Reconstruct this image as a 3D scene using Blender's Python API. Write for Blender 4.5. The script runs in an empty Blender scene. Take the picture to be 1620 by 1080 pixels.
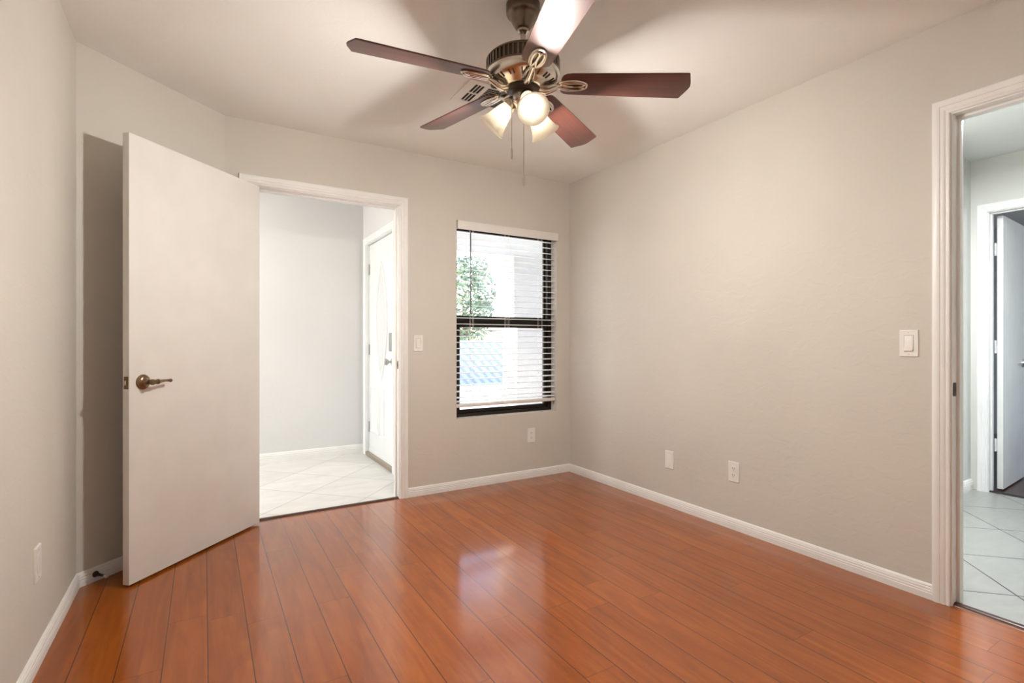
import bpy, bmesh, math, random
from mathutils import Vector, Matrix

scene = bpy.context.scene
COL = scene.collection
PI = math.pi

# ------------------------------------------------------------------ camera
YAW = math.radians(30.98)
FWD = Vector((math.sin(YAW), math.cos(YAW), 0))
RGT = Vector((math.cos(YAW), -math.sin(YAW), 0))
cam_data = bpy.data.cameras.new('camera')
cam_data.sensor_width = 36.0
cam_data.lens = 36.0 * 811.0 / 1620.0
cam_data.clip_start = 0.02
cam_data.clip_end = 200
cam = bpy.data.objects.new('camera', cam_data)
cam.location = (0, 0, 1.10)
cam.rotation_euler = (PI / 2, 0, -YAW)
COL.objects.link(cam)
scene.camera = cam

# ------------------------------------------------------------------ colour management
vs = scene.view_settings
vs.view_transform = 'Standard'
vs.look = 'None'
vs.exposure = 0.0
vs.gamma = 1.0
vs.use_curve_mapping = False

# ------------------------------------------------------------------ light levels
BULB = 6.5           # radiance of the bulbs' glass
FAN_LAMP = 18.0       # light leaving the mouth of each fan shade
SKY = 1.15            # sky strength
SUN = 15.0
FOYER_WINDOW = 78.0   # daylight through the tall window at the end of the foyer
FOYER_FILL = 26.0  # unseen lamp added to brighten the foyer
HALL_FILL = 62.0  # unseen lamp added to lift the hall
BEDROOM_WINDOW = 36.0

world = bpy.data.worlds.new('sky')
scene.world = world
world.use_nodes = True
wn = world.node_tree.nodes
wn.clear()
sky = wn.new('ShaderNodeTexSky')
sky.sky_type = 'NISHITA'
sky.sun_disc = False
sky.sun_elevation = math.radians(42)
sky.sun_rotation = math.radians(-50)
sky.air_density = 1.2
sky.dust_density = 2.0
bg = wn.new('ShaderNodeBackground')
bg.inputs['Strength'].default_value = SKY
wo = wn.new('ShaderNodeOutputWorld')
world.node_tree.links.new(sky.outputs['Color'], bg.inputs['Color'])
world.node_tree.links.new(bg.outputs['Background'], wo.inputs['Surface'])


def lamp(name, kind, loc, power, color, direction=None, size=None, size_y=None):
    d = bpy.data.lights.new(name, kind)
    d.energy = power
    d.color = color
    if kind == 'AREA':
        d.shape = 'RECTANGLE'
        d.size = size
        d.size_y = size_y
    o = bpy.data.objects.new(name, d)
    o.location = loc
    if direction is not None:
        o.rotation_euler = Vector(direction).to_track_quat('-Z', 'Y').to_euler()
    COL.objects.link(o)
    return o


sun = lamp('sun', 'SUN', (-6, 12, 12), SUN, (1.0, 0.96, 0.9), (0.62, -0.50, -0.62))
sun.data.angle = math.radians(0.6)
lamp('foyer_daylight', 'AREA', (-3.35, 4.37, 1.35), FOYER_WINDOW, (1.0, 0.98, 0.95), (1, 0, 0), 1.2, 2.0)
lamp('foyer_fill_lamp', 'AREA', (-0.6, 4.37, 2.60), FOYER_FILL, (1.0, 0.96, 0.9), (0, 0, -1), 0.34, 0.34)  # added fill for the foyer, no lamp seen there
lamp('hall_fill_lamp', 'AREA', (3.5, 1.0, 2.355), HALL_FILL, (0.93, 0.98, 1.0), (0, 0, -1), 0.32, 0.32)  # added fill for the hall, kept out of sight above the doorway
lamp('bedroom_daylight', 'AREA', (6.6, -1.65, 1.45), BEDROOM_WINDOW, (0.9, 0.95, 1.0), (0, 1, 0), 1.2, 1.2)


# ------------------------------------------------------------------ materials
class Mat:
    def __init__(self, name):
        self.m = bpy.data.materials.new(name)
        self.m.use_nodes = True
        self.nt = self.m.node_tree
        self.n = self.nt.nodes
        self.b = self.n['Principled BSDF']
        self.out = self.n['Material Output']

    def new(self, t, **kw):
        x = self.n.new(t)
        for k, v in kw.items():
            setattr(x, k, v)
        return x

    def link(self, a, b):
        self.nt.links.new(a, b)

    def math(self, op, a, b=None, c=None):
        x = self.n.new('ShaderNodeMath')
        x.operation = op
        for i, v in enumerate((a, b, c)):
            if v is None:
                continue
            if isinstance(v, (int, float)):
                x.inputs[i].default_value = v
            else:
                self.link(v, x.inputs[i])
        return x.outputs[0]

    def mix(self, fac, a, b):
        x = self.n.new('ShaderNodeMix')
        x.data_type = 'RGBA'
        for s, v in ((x.inputs[0], fac), (x.inputs[6], a), (x.inputs[7], b)):
            if isinstance(v, (int, float)):
                s.default_value = v
            elif isinstance(v, tuple):
                s.default_value = v if len(v) == 4 else (*v, 1)
            else:
                self.link(v, s)
        return x.outputs[2]

    def coord(self, out='Object'):
        return self.n.new('ShaderNodeTexCoord').outputs[out]

    def mapping(self, vec, scale=(1, 1, 1), rot=(0, 0, 0), loc=(0, 0, 0)):
        x = self.n.new('ShaderNodeMapping')
        x.inputs['Scale'].default_value = scale
        x.inputs['Rotation'].default_value = rot
        x.inputs['Location'].default_value = loc
        self.link(vec, x.inputs['Vector'])
        return x.outputs[0]

    def noise(self, vec, scale, detail=2.0, rough=0.5, dist=0.0):
        x = self.n.new('ShaderNodeTexNoise')
        x.inputs['Scale'].default_value = scale
        x.inputs['Detail'].default_value = detail
        x.inputs['Roughness'].default_value = rough
        x.inputs['Distortion'].default_value = dist
        if vec is not None:
            self.link(vec, x.inputs['Vector'])
        return x

    def ramp(self, fac, stops):
        x = self.n.new('ShaderNodeValToRGB')
        els = x.color_ramp.elements
        while len(els) < len(stops):
            els.new(0.5)
        for e, (p, c) in zip(els, stops):
            e.position = p
            e.color = c if len(c) == 4 else (*c, 1)
        self.link(fac, x.inputs[0])
        return x.outputs[0]

    def bump(self, height, strength=0.2, dist=0.01):
        x = self.n.new('ShaderNodeBump')
        x.inputs['Strength'].default_value = strength
        x.inputs['Distance'].default_value = dist
        self.link(height, x.inputs['Height'])
        self.link(x.outputs[0], self.b.inputs['Normal'])

    def set(self, **kw):
        for k, v in kw.items():
            s = self.b.inputs[k]
            if isinstance(v, tuple) and len(v) == 3:
                v = (*v, 1)
            s.default_value = v
        return self


def plain(name, color, rough=0.5, metal=0.0, spec=0.5, var=0.03, vscale=6.0, bump=None):
    """A procedural finish: base colour with a slight large-scale variation, optional fine bump."""
    m = Mat(name)
    c = m.coord()
    n = m.noise(c, vscale, 3)
    lo = tuple(x * (1 - var) for x in color)
    hi = tuple(min(1, x * (1 + var)) for x in color)
    m.link(m.ramp(n.outputs['Fac'], [(0.3, lo), (0.7, hi)]), m.b.inputs['Base Color'])
    m.set(Roughness=rough, Metallic=metal)
    m.b.inputs['Specular IOR Level'].default_value = spec
    if bump:
        nn = m.noise(c, bump[0], 3)
        m.bump(nn.outputs['Fac'], bump[1], bump[2])
    return m.m


def wall_mat(name, color):
    m = Mat(name)
    c = m.coord()
    big = m.noise(c, 1.7, 2)
    lo = tuple(x * 0.975 for x in color)
    hi = tuple(x * 1.02 for x in color)
    m.link(m.ramp(big.outputs['Fac'], [(0.3, lo), (0.7, hi)]), m.b.inputs['Base Color'])
    m.set(Roughness=0.62)
    m.b.inputs['Specular IOR Level'].default_value = 0.35
    fine = m.noise(c, 60, 3, 0.55)
    trowel = m.noise(m.mapping(c, (6, 6, 9)), 1.6, 4, 0.55, 0.8)
    edge = m.ramp(trowel.outputs['Fac'], [(0.46, (0, 0, 0)), (0.54, (1, 1, 1))])
    h = m.math('ADD', m.math('MULTIPLY', fine.outputs['Fac'], 0.35), m.math('MULTIPLY', edge, 0.65))
    m.bump(h, 0.10, 0.006)
    return m.m


def wood_floor():
    m = Mat('laminate_floor')
    sep = m.new('ShaderNodeSeparateXYZ')
    m.link(m.coord(), sep.inputs[0])
    W, L = 0.132, 1.22
    u = m.math('DIVIDE', m.math('SUBTRACT', sep.outputs[0], 0.275), W)
    iu = m.math('FLOOR', u)
    fu = m.math('FRACT', u)
    wn1 = m.new('ShaderNodeTexWhiteNoise', noise_dimensions='1D')
    m.link(iu, wn1.inputs['W'])
    off = m.math('MULTIPLY', wn1.outputs['Value'], 1.0)
    v = m.math('ADD', m.math('DIVIDE', sep.outputs[1], L), off)
    iv = m.math('FLOOR', v)
    fv = m.math('FRACT', v)
    wn2 = m.new('ShaderNodeTexWhiteNoise', noise_dimensions='2D')
    cmb = m.new('ShaderNodeCombineXYZ')
    m.link(iu, cmb.inputs[0]); m.link(iv, cmb.inputs[1])
    m.link(cmb.outputs[0], wn2.inputs['Vector'])
    rnd = wn2.outputs['Value']
    # grain coordinates, shifted for each plank
    g = m.new('ShaderNodeCombineXYZ')
    m.link(m.math('ADD', sep.outputs[0], m.math('MULTIPLY', rnd, 7.0)), g.inputs[0])
    m.link(m.math('ADD', sep.outputs[1], m.math('MULTIPLY', rnd, 13.0)), g.inputs[1])
    grain = m.noise(m.mapping(g.outputs[0], (15, 1.1, 1)), 1.0, 4, 0.55, 1.6)
    fine = m.noise(m.mapping(g.outputs[0], (120, 5, 1)), 1.0, 3, 0.6, 0.3)
    figure = m.noise(m.mapping(g.outputs[0], (6.5, 1.6, 1)), 1.0, 4, 0.6, 2.4)
    knots = m.noise(m.mapping(g.outputs[0], (22, 9, 1)), 1.0, 2, 0.5, 0.4)
    base = m.ramp(grain.outputs['Fac'], [(0.25, (0.250, 0.055, 0.002)), (0.5, (0.340, 0.078, 0.003)), (0.78, (0.42, 0.110, 0.005))])
    c1 = m.mix(m.math('MULTIPLY', m.ramp(figure.outputs['Fac'], [(0.45, (0, 0, 0)), (0.72, (1, 1, 1))]), 0.5), base, (0.215, 0.044, 0.004))
    c2 = m.mix(m.math('MULTIPLY', m.ramp(knots.outputs['Fac'], [(0.74, (0, 0, 0)), (0.80, (1, 1, 1))]), 0.65), c1, (0.09, 0.018, 0.006))
    c3 = m.mix(m.math('MULTIPLY', fine.outputs['Fac'], 0.16), c2, (0.22, 0.05, 0.003))
    tone = m.new('ShaderNodeHueSaturation')
    m.link(c3, tone.inputs['Color'])
    m.link(m.math('ADD', 0.92, m.math('MULTIPLY', rnd, 0.15)), tone.inputs['Value'])
    # grooves
    eu = m.math('MULTIPLY', m.math('MINIMUM', fu, m.math('SUBTRACT', 1.0, fu)), W)
    ev = m.math('MULTIPLY', m.math('MINIMUM', fv, m.math('SUBTRACT', 1.0, fv)), L)
    gu = m.math('LESS_THAN', eu, 0.0016)
    gv = m.math('LESS_THAN', ev, 0.0009)
    groove = m.math('MAXIMUM', gu, m.math('MULTIPLY', gv, 0.75))
    col = m.mix(m.math('MULTIPLY', groove, 0.85), tone.outputs[0], (0.035, 0.010, 0.005))
    m.link(col, m.b.inputs['Base Color'])
    wear = m.noise(m.coord(), 2.2, 3)
    rr = m.new('ShaderNodeMapRange')
    rr.inputs['To Min'].default_value = 0.10
    rr.inputs['To Max'].default_value = 0.16
    m.link(wear.outputs['Fac'], rr.inputs['Value'])
    m.link(rr.outputs[0], m.b.inputs['Coat Roughness'])
    m.b.inputs['Roughness'].default_value = 0.30
    m.b.inputs['IOR'].default_value = 1.5
    m.b.inputs['Coat Weight'].default_value = 1.0
    m.b.inputs['Coat IOR'].default_value = 1.60
    m.b.inputs['Specular IOR Level'].default_value = 0.06
    wav = m.noise(m.mapping(m.coord(), (9, 3, 1)), 1.0, 2)
    h = m.math('SUBTRACT', m.math('MULTIPLY', wav.outputs['Fac'], 0.12), m.math('MULTIPLY', groove, 0.5))
    m.bump(h, 0.09, 0.004)
    m.link(m.b.inputs['Normal'].links[0].from_socket, m.b.inputs['Coat Normal'])
    return m.m


def tile_floor(name, u0, v0, grout, tile, period=0.46, rough=0.28):
    m = Mat(name)
    sep = m.new('ShaderNodeSeparateXYZ')
    m.link(m.coord(), sep.inputs[0])
    s = 1 / math.sqrt(2)
    uu = m.math('MULTIPLY', m.math('ADD', sep.outputs[0], sep.outputs[1]), s)
    vv = m.math('MULTIPLY', m.math('SUBTRACT', sep.outputs[1], sep.outputs[0]), s)
    u = m.math('DIVIDE', m.math('SUBTRACT', uu, u0), period)
    v = m.math('DIVIDE', m.math('SUBTRACT', vv, v0), period)
    fu, fv = m.math('FRACT', u), m.math('FRACT', v)
    eu = m.math('MINIMUM', fu, m.math('SUBTRACT', 1.0, fu))
    ev = m.math('MINIMUM', fv, m.math('SUBTRACT', 1.0, fv))
    e = m.math('MULTIPLY', m.math('MINIMUM', eu, ev), period)
    g = m.math('LESS_THAN', e, 0.0032)
    cmb = m.new('ShaderNodeCombineXYZ')
    m.link(m.math('FLOOR', u), cmb.inputs[0]); m.link(m.math('FLOOR', v), cmb.inputs[1])
    w = m.new('ShaderNodeTexWhiteNoise', noise_dimensions='2D')
    m.link(cmb.outputs[0], w.inputs['Vector'])
    n = m.noise(m.mapping(m.coord(), (1, 3.2, 1), (0, 0, 0.6)), 3.2, 5, 0.6, 1.2)
    lo = tuple(x * 0.86 for x in tile)
    base = m.ramp(n.outputs['Fac'], [(0.3, lo), (0.65, tile)])
    hs = m.new('ShaderNodeHueSaturation')
    m.link(base, hs.inputs['Color'])
    m.link(m.math('ADD', 0.95, m.math('MULTIPLY', w.outputs['Value'], 0.09)), hs.inputs['Value'])
    m.link(m.mix(g, hs.outputs[0], grout), m.b.inputs['Base Color'])
    m.set(Roughness=rough)
    m.bump(m.math('SUBTRACT', 1.0, g), 0.3, 0.003)
    return m.m


def glass_mat(name, tint=(1, 1, 1), rough=0.0, haze=0.0, haze_color=(1, 1, 1)):
    m = Mat(name)
    m.n.remove(m.b)
    t = m.new('ShaderNodeBsdfTransparent')
    t.inputs[0].default_value = (*tint, 1)
    g = m.new('ShaderNodeBsdfGlossy')
    g.inputs['Roughness'].default_value = rough + 0.02
    f = m.new('ShaderNodeFresnel')
    f.inputs['IOR'].default_value = 1.45
    mx = m.new('ShaderNodeMixShader')
    m.link(f.outputs[0], mx.inputs[0]); m.link(t.outputs[0], mx.inputs[1]); m.link(g.outputs[0], mx.inputs[2])
    last = mx
    if haze > 0:
        tr = m.new('ShaderNodeBsdfDiffuse')
        n = m.noise(m.coord(), 30, 3)
        m.link(m.ramp(n.outputs['Fac'], [(0.3, tuple(x * 0.93 for x in haze_color)), (0.7, haze_color)]), tr.inputs[0])
        m2 = m.new('ShaderNodeMixShader')
        m2.inputs[0].default_value = haze
        m.link(mx.outputs[0], m2.inputs[1]); m.link(tr.outputs[0], m2.inputs[2])
        last = m2
    m.link(last.outputs[0], m.out.inputs[0])
    return m.m


def frosted_mat():
    m = Mat('frosted_shade_glass')
    m.n.remove(m.b)
    n = m.noise(m.coord(), 40, 3)
    col = m.ramp(n.outputs['Fac'], [(0.3, (0.86, 0.82, 0.74)), (0.7, (0.92, 0.88, 0.80))])
    tr = m.new('ShaderNodeBsdfTranslucent')
    m.link(col, tr.inputs[0])
    df = m.new('ShaderNodeBsdfDiffuse')
    m.link(col, df.inputs[0])
    tp = m.new('ShaderNodeBsdfTransparent')
    gl = m.new('ShaderNodeBsdfGlossy')
    gl.inputs['Roughness'].default_value = 0.25
    a = m.new('ShaderNodeMixShader'); a.inputs[0].default_value = 0.5
    m.link(tr.outputs[0], a.inputs[1]); m.link(df.outputs[0], a.inputs[2])
    b = m.new('ShaderNodeMixShader'); b.inputs[0].default_value = 0.20
    m.link(a.outputs[0], b.inputs[1]); m.link(tp.outputs[0], b.inputs[2])
    c = m.new('ShaderNodeMixShader'); c.inputs[0].default_value = 0.05
    m.link(b.outputs[0], c.inputs[1]); m.link(gl.outputs[0], c.inputs[2])
    m.link(c.outputs[0], m.out.inputs[0])
    return m.m


def emit_mat(name, color, strength):
    m = Mat(name)
    m.set(**{'Base Color': color, 'Roughness': 0.4})
    m.b.inputs['Emission Color'].default_value = (*color, 1)
    m.b.inputs['Emission Strength'].default_value = strength
    return m.m


def blade_mat():
    m = Mat('cherry_blade')
    c = m.mapping(m.coord(), (3, 60, 10))
    n = m.noise(c, 1.0, 4, 0.6, 0.6)
    m.link(m.ramp(n.outputs['Fac'], [(0.3, (0.070, 0.019, 0.012)), (0.7, (0.130, 0.036, 0.023))]), m.b.inputs['Base Color'])
    m.set(Roughness=0.55)
    m.b.inputs['Specular IOR Level'].default_value = 0.4
    m.b.inputs['Coat Weight'].default_value = 0.7
    m.b.inputs['Coat Roughness'].default_value = 0.42
    m.b.inputs['Coat IOR'].default_value = 1.5
    return m.m


WALL = wall_mat('greige_wall_paint', (0.635, 0.592, 0.532))
FOYER_WALL = wall_mat('foyer_wall_paint', (0.70, 0.69, 0.68))
HALL_WALL = wall_mat('hall_wall_paint', (0.66, 0.66, 0.63))
CEIL = wall_mat('ceiling_paint', (0.87, 0.85, 0.81))
HALL_CEIL = wall_mat('hall_ceiling_paint', (0.74, 0.76, 0.74))
TRIM = plain('trim_paint', (0.84, 0.82, 0.79), 0.38)
DOORP = plain('door_paint', (0.79, 0.76, 0.715), 0.42)
WHITE_DOOR = plain('white_door_paint', (0.85, 0.86, 0.85), 0.35)
FLOOR = wood_floor()
FOYER_TILE = tile_floor('foyer_tile', 3.253, 2.333, (0.42, 0.40, 0.37), (0.74, 0.72, 0.68))  # same tile as the hall; foyer overexposure is put into the paler grout
HALL_TILE = tile_floor('hall_tile', 3.601, -1.583, (0.03, 0.03, 0.03), (0.36, 0.365, 0.345))
DARK_WOOD = plain('dark_wood_floor', (0.05, 0.025, 0.018), 0.3)
PLASTIC = plain('white_plastic', (0.82, 0.79, 0.74), 0.35)
SLOT = plain('dark_slot', (0.02, 0.018, 0.016), 0.6)
BRONZE_FRAME = plain('bronze_aluminium', (0.030, 0.024, 0.020), 0.4, 0.6)
BLIND = plain('white_blind', (0.86, 0.85, 0.83), 0.4)
VALANCE = plain('white_valance', (0.80, 0.76, 0.72), 0.4)
WANDM = plain('grey_wand', (0.09, 0.09, 0.085), 0.3)
CORD = plain('blind_cord', (0.75, 0.74, 0.72), 0.8)
PEWTER = plain('dark_pewter', (0.17, 0.13, 0.10), 0.30, 0.95, var=0.12, vscale=30)
NICKEL = plain('brushed_nickel', (0.62, 0.57, 0.51), 0.24, 1.0, var=0.05, vscale=40)
BRASS = plain('antique_bronze', (0.25, 0.165, 0.10), 0.28, 1.0, var=0.12, vscale=60)
DARK_METAL = plain('dark_bronze_plate', (0.05, 0.038, 0.028), 0.4, 0.7)
CHROME = plain('satin_chrome', (0.52, 0.52, 0.52), 0.38, 0.9)
BLADE = blade_mat()
BLADE_EDGE = plain('blade_edge', (0.03, 0.012, 0.008), 0.4)
FROST = frosted_mat()
BULBM = emit_mat('lit_bulb', (1.0, 0.90, 0.74), BULB)
GLASS = glass_mat('window_glass', (0.97, 0.98, 0.98))
LEAD_GLASS = glass_mat('leaded_glass', (0.95, 0.96, 0.96), 0.1, 0.6, (0.95, 0.96, 0.96))
LEAD = plain('lead_came', (0.09, 0.095, 0.095), 0.6, 0.0)
RUBBER = plain('pale_rubber', (0.6, 0.55, 0.48), 0.6)
STUCCO = plain('stucco', (0.50, 0.48, 0.455), 0.85, bump=(45, 0.4, 0.01))
PORCH_WHITE = plain('porch_paint', (0.62, 0.61, 0.60), 0.6)
CONCRETE = plain('concrete', (0.62, 0.60, 0.58), 0.85, bump=(30, 0.2, 0.01))
GRAVEL = plain('pale_gravel', (0.68, 0.64, 0.58), 0.9, var=0.15, vscale=40, bump=(60, 0.5, 0.02))
BARK = plain('bark', (0.22, 0.17, 0.12), 0.9, bump=(30, 0.6, 0.02))
LEAF = plain('tree_leaf', (0.18, 0.24, 0.15), 0.5, var=0.35, vscale=3)
FENCEP = plain('fence_post_paint', (0.50, 0.53, 0.60), 0.5)
THRESH = plain('dark_threshold_wood', (0.06, 0.018, 0.009), 0.3)
DIFFUSER = emit_mat('fill_lamp_diffuser', (1.0, 0.97, 0.92), 6.0)  # glow of the added foyer and hall lamps


def fence_mat():
    m = Mat('lattice_fence')
    w = m.new('ShaderNodeTexWave')
    w.wave_type = 'BANDS'
    w.bands_direction = 'DIAGONAL'
    w.inputs['Scale'].default_value = 2.4
    w.inputs['Distortion'].default_value = 0.6
    m.link(m.coord(), w.inputs['Vector'])
    m.link(m.ramp(w.outputs['Fac'], [(0.25, (0.27, 0.295, 0.345)), (0.6, (0.40, 0.42, 0.455))]), m.b.inputs['Base Color'])
    m.set(Roughness=0.7)
    m.bump(w.outputs['Fac'], 0.4, 0.02)
    return m.m


FENCE = fence_mat()


# ------------------------------------------------------------------ mesh builder
class MB:
    def __init__(self):
        self.v = []
        self.f = []
        self.mi = []

    def add(self, verts, faces, mi=0):
        n = len(self.v)
        self.v += [tuple(p) for p in verts]
        self.f += [tuple(n + i for i in f) for f in faces]
        self.mi += [mi] * len(faces)
        return self

    def box(self, a, b, mi=0):
        x0, y0, z0 = a
        x1, y1, z1 = b
        vs_ = [(x0, y0, z0), (x1, y0, z0), (x1, y1, z0), (x0, y1, z0), (x0, y0, z1), (x1, y0, z1), (x1, y1, z1), (x0, y1, z1)]
        return self.add(vs_, [(0, 3, 2, 1), (4, 5, 6, 7), (0, 1, 5, 4), (1, 2, 6, 5), (2, 3, 7, 6), (3, 0, 4, 7)], mi)

    def prism(self, outline, d0, d1, frame=Matrix.Identity(4), mi=0):
        """outline in (x, y); extruded along local z from d0 to d1."""
        n = len(outline)
        vs_ = [frame @ Vector((x, y, d0)) for x, y in outline] + [frame @ Vector((x, y, d1)) for x, y in outline]
        fs = [tuple(reversed(range(n))), tuple(range(n, 2 * n))] + [(i, (i + 1) % n, n + (i + 1) % n, n + i) for i in range(n)]
        return self.add(vs_, fs, mi)

    def lathe(self, prof, seg=32, frame=Matrix.Identity(4), mi=0, closed=False):
        """prof: list of (r, z); revolve about local z."""
        vs_, fs = [], []
        rows = []
        for r, z in prof:
            if r < 1e-6:
                rows.append([len(vs_)])
                vs_.append(frame @ Vector((0, 0, z)))
            else:
                rows.append(list(range(len(vs_), len(vs_) + seg)))
                for i in range(seg):
                    a = 2 * PI * i / seg
                    vs_.append(frame @ Vector((r * math.cos(a), r * math.sin(a), z)))
        pairs = list(zip(rows[:-1], rows[1:]))
        if closed:
            pairs.append((rows[-1], rows[0]))
        for A, B in pairs:
            for i in range(seg):
                j = (i + 1) % seg
                if len(A) == 1 and len(B) == 1:
                    continue
                if len(A) == 1:
                    fs.append((A[0], B[i], B[j]))
                elif len(B) == 1:
                    fs.append((A[i], B[0], A[j]))
                else:
                    fs.append((A[i], B[i], B[j], A[j]))
        return self.add(vs_, fs, mi)

    def tube(self, pts, rad, seg=10, closed=False, mi=0):
        pts = [Vector(p) for p in pts]
        n = len(pts)
        rads = rad if isinstance(rad, (list, tuple)) else [rad] * n
        vs_, fs = [], []
        up = None
        for i, p in enumerate(pts):
            if closed:
                t = pts[(i + 1) % n] - pts[i - 1]
            else:
                t = pts[min(i + 1, n - 1)] - pts[max(i - 1, 0)]
            t.normalize()
            if up is None:
                up = t.orthogonal().normalized()
            up = (up - t * up.dot(t))
            if up.length < 1e-6:
                up = t.orthogonal()
            up.normalize()
            s = t.cross(up)
            for k in range(seg):
                a = 2 * PI * k / seg
                vs_.append(p + (up * math.cos(a) + s * math.sin(a)) * rads[i])
        for i in range(n if closed else n - 1):
            j = (i + 1) % n
            for k in range(seg):
                l = (k + 1) % seg
                fs.append((i * seg + k, j * seg + k, j * seg + l, i * seg + l))
        if not closed:
            fs.append(tuple(reversed(range(seg))))
            fs.append(tuple((n - 1) * seg + k for k in range(seg)))
        return self.add(vs_, fs, mi)

    def ball(self, c, r, seg=16, rings=10, sc=(1, 1, 1), mi=0):
        prof = [(r * math.sin(PI * i / rings), -r * math.cos(PI * i / rings)) for i in range(rings + 1)]
        prof[0] = (0, -r)
        prof[-1] = (0, r)
        return self.lathe(prof, seg, Matrix.Translation(Vector(c)) @ Matrix.Diagonal((*sc, 1)), mi)

    def build(self, name, mats, parent=None, off=None, bevel=0.0, smooth=38.0, xf=None):
        if not isinstance(mats, (list, tuple)):
            mats = [mats]
        me = bpy.data.meshes.new(name)
        bm = bmesh.new()
        o3 = Vector(off) if off is not None else Vector((0, 0, 0))
        bv = []
        for p in self.v:
            p = Vector(p) - o3
            if xf is not None:
                p = xf @ p
            bv.append(bm.verts.new(p))
        for f, mi in zip(self.f, self.mi):
            try:
                bf = bm.faces.new([bv[i] for i in f])
                bf.material_index = mi
            except ValueError:
                pass
        bmesh.ops.recalc_face_normals(bm, faces=bm.faces)
        if bevel > 0:
            es = [e for e in bm.edges if len(e.link_faces) == 2 and e.calc_face_angle(0) > math.radians(40)]
            bmesh.ops.bevel(bm, geom=es, offset=bevel, segments=2, affect='EDGES', profile=0.6, clamp_overlap=True)
        if smooth:
            th = math.radians(smooth)
            for f in bm.faces:
                f.smooth = True
            for e in bm.edges:
                if len(e.link_faces) != 2 or e.calc_face_angle(0) > th:
                    e.smooth = False
        bm.to_mesh(me)
        bm.free()
        for mt in mats:
            me.materials.append(mt)
        o = bpy.data.objects.new(name, me)
        COL.objects.link(o)
        if parent is not None:
            o.parent = parent
        return o


def tag(o, label, cat, group=None, kind=None):
    o['label'] = label
    o['category'] = cat
    if group:
        o['group'] = group
    if kind:
        o['kind'] = kind
    return o


def empty(name, loc, rz=0.0):
    o = bpy.data.objects.new(name, None)
    o.empty_display_size = 0.1
    o.location = loc
    o.rotation_euler = (0, 0, rz)
    COL.objects.link(o)
    return o


def structure(name, mb, mat, label, cat, **kw):
    return tag(mb.build(name, mat, **kw), label, cat, kind='structure')


# ------------------------------------------------------------------ room dimensions
H = 2.44                       # ceiling height
XL, XR, YB, YN = -0.49, 2.664, 3.484, -0.45
DX, DY = 0.104, 2.964           # the corner wall runs (XL, DY) -> (DX, YB)
WT = 0.116                      # interior wall thickness
YO = 3.645                      # outer face of the window wall
D1 = (0.242, 1.168)             # foyer doorway in the back wall (x)
D2 = (0.085, 0.885)             # hall doorway in the right wall (y)
DH = 2.045                      # doorway height
WX = (1.610, 2.526)
WZ = (0.522, 2.004)
HX = 4.91                       # far wall of the hall
HYL = 1.52                      # left end wall of the hall
D4 = (0.765, 1.417)             # bedroom doorway (y)
FYB = 5.13                      # far wall of the foyer
FXR = 1.355                     # front door wall of the foyer
FXL = -3.1
FH = 2.75
FD = (4.20, 5.02)             # front doorway (y)

# floors
structure('floor', MB().box((-0.62, -0.6, -0.08), (XR + 0.03, YB + 0.02, 0)), FLOOR,
          'glossy reddish-brown laminate plank floor of the empty room', 'floor')
structure('floor_foyer', MB().box((FXL - .3, YB + 0.02, -0.08), (FXR + 0.12, FYB + 0.12, 0)), FOYER_TILE,
          'pale tile floor laid diagonally in the bright foyer', 'floor')
structure('floor_hall', MB().box((XR + 0.03, -1.7, -0.08), (HX + 0.03, HYL + 0.12, 0)), HALL_TILE,
          'grey-white diagonal tile floor with dark grout in the hall', 'floor')
structure('floor_bedroom', MB().box((HX + 0.03, -1.75, -0.08), (8.2, 2.6, 0)), DARK_WOOD,
          'dark brown floor of the room beyond the hall', 'floor')

# ceilings
structure('ceiling', MB().box((-0.62, -0.6, H), (XR + 0.058, YB + 0.02, H + 0.1)), CEIL,
          'smooth warm white ceiling carrying the fan', 'ceiling')
structure('ceiling_hall', MB().box((XR + 0.058, -1.7, H), (8.2, 2.6, H + 0.1)), HALL_CEIL,
          'pale grey ceiling of the hall', 'ceiling')
structure('ceiling_foyer', MB().box((FXL - .3, YB + 0.02, FH), (FXR + 0.12, FYB + 0.12, FH + 0.1)), CEIL,
          'white ceiling of the foyer', 'ceiling')


def wall_xz(y0, y1, x0, x1, z0, z1, holes):
    """a wall along X with rectangular holes [(x0, x1, z0, z1)], as boxes."""
    mb = MB()
    hs = sorted(holes)
    x = x0
    for (a, b, c, d) in hs:
        mb.box((x, y0, z0), (a, y1, z1))
        if c > z0:
            mb.box((a, y0, z0), (b, y1, c))
        mb.box((a, y0, d), (b, y1, z1))
        x = b
    mb.box((x, y0, z0), (x1, y1, z1))
    return mb


def wall_yz(x0, x1, y0, y1, z0, z1, holes):
    mb = MB()
    y = y0
    for (a, b, c, d) in sorted(holes):
        mb.box((x0, y, z0), (x1, a, z1))
        if c > z0:
            mb.box((x0, a, z0), (x1, b, c))
        mb.box((x0, a, d), (x1, b, z1))
        y = b
    mb.box((x0, y, z0), (x1, y1, z1))
    return mb


JT = 0.018   # jamb board thickness
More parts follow.
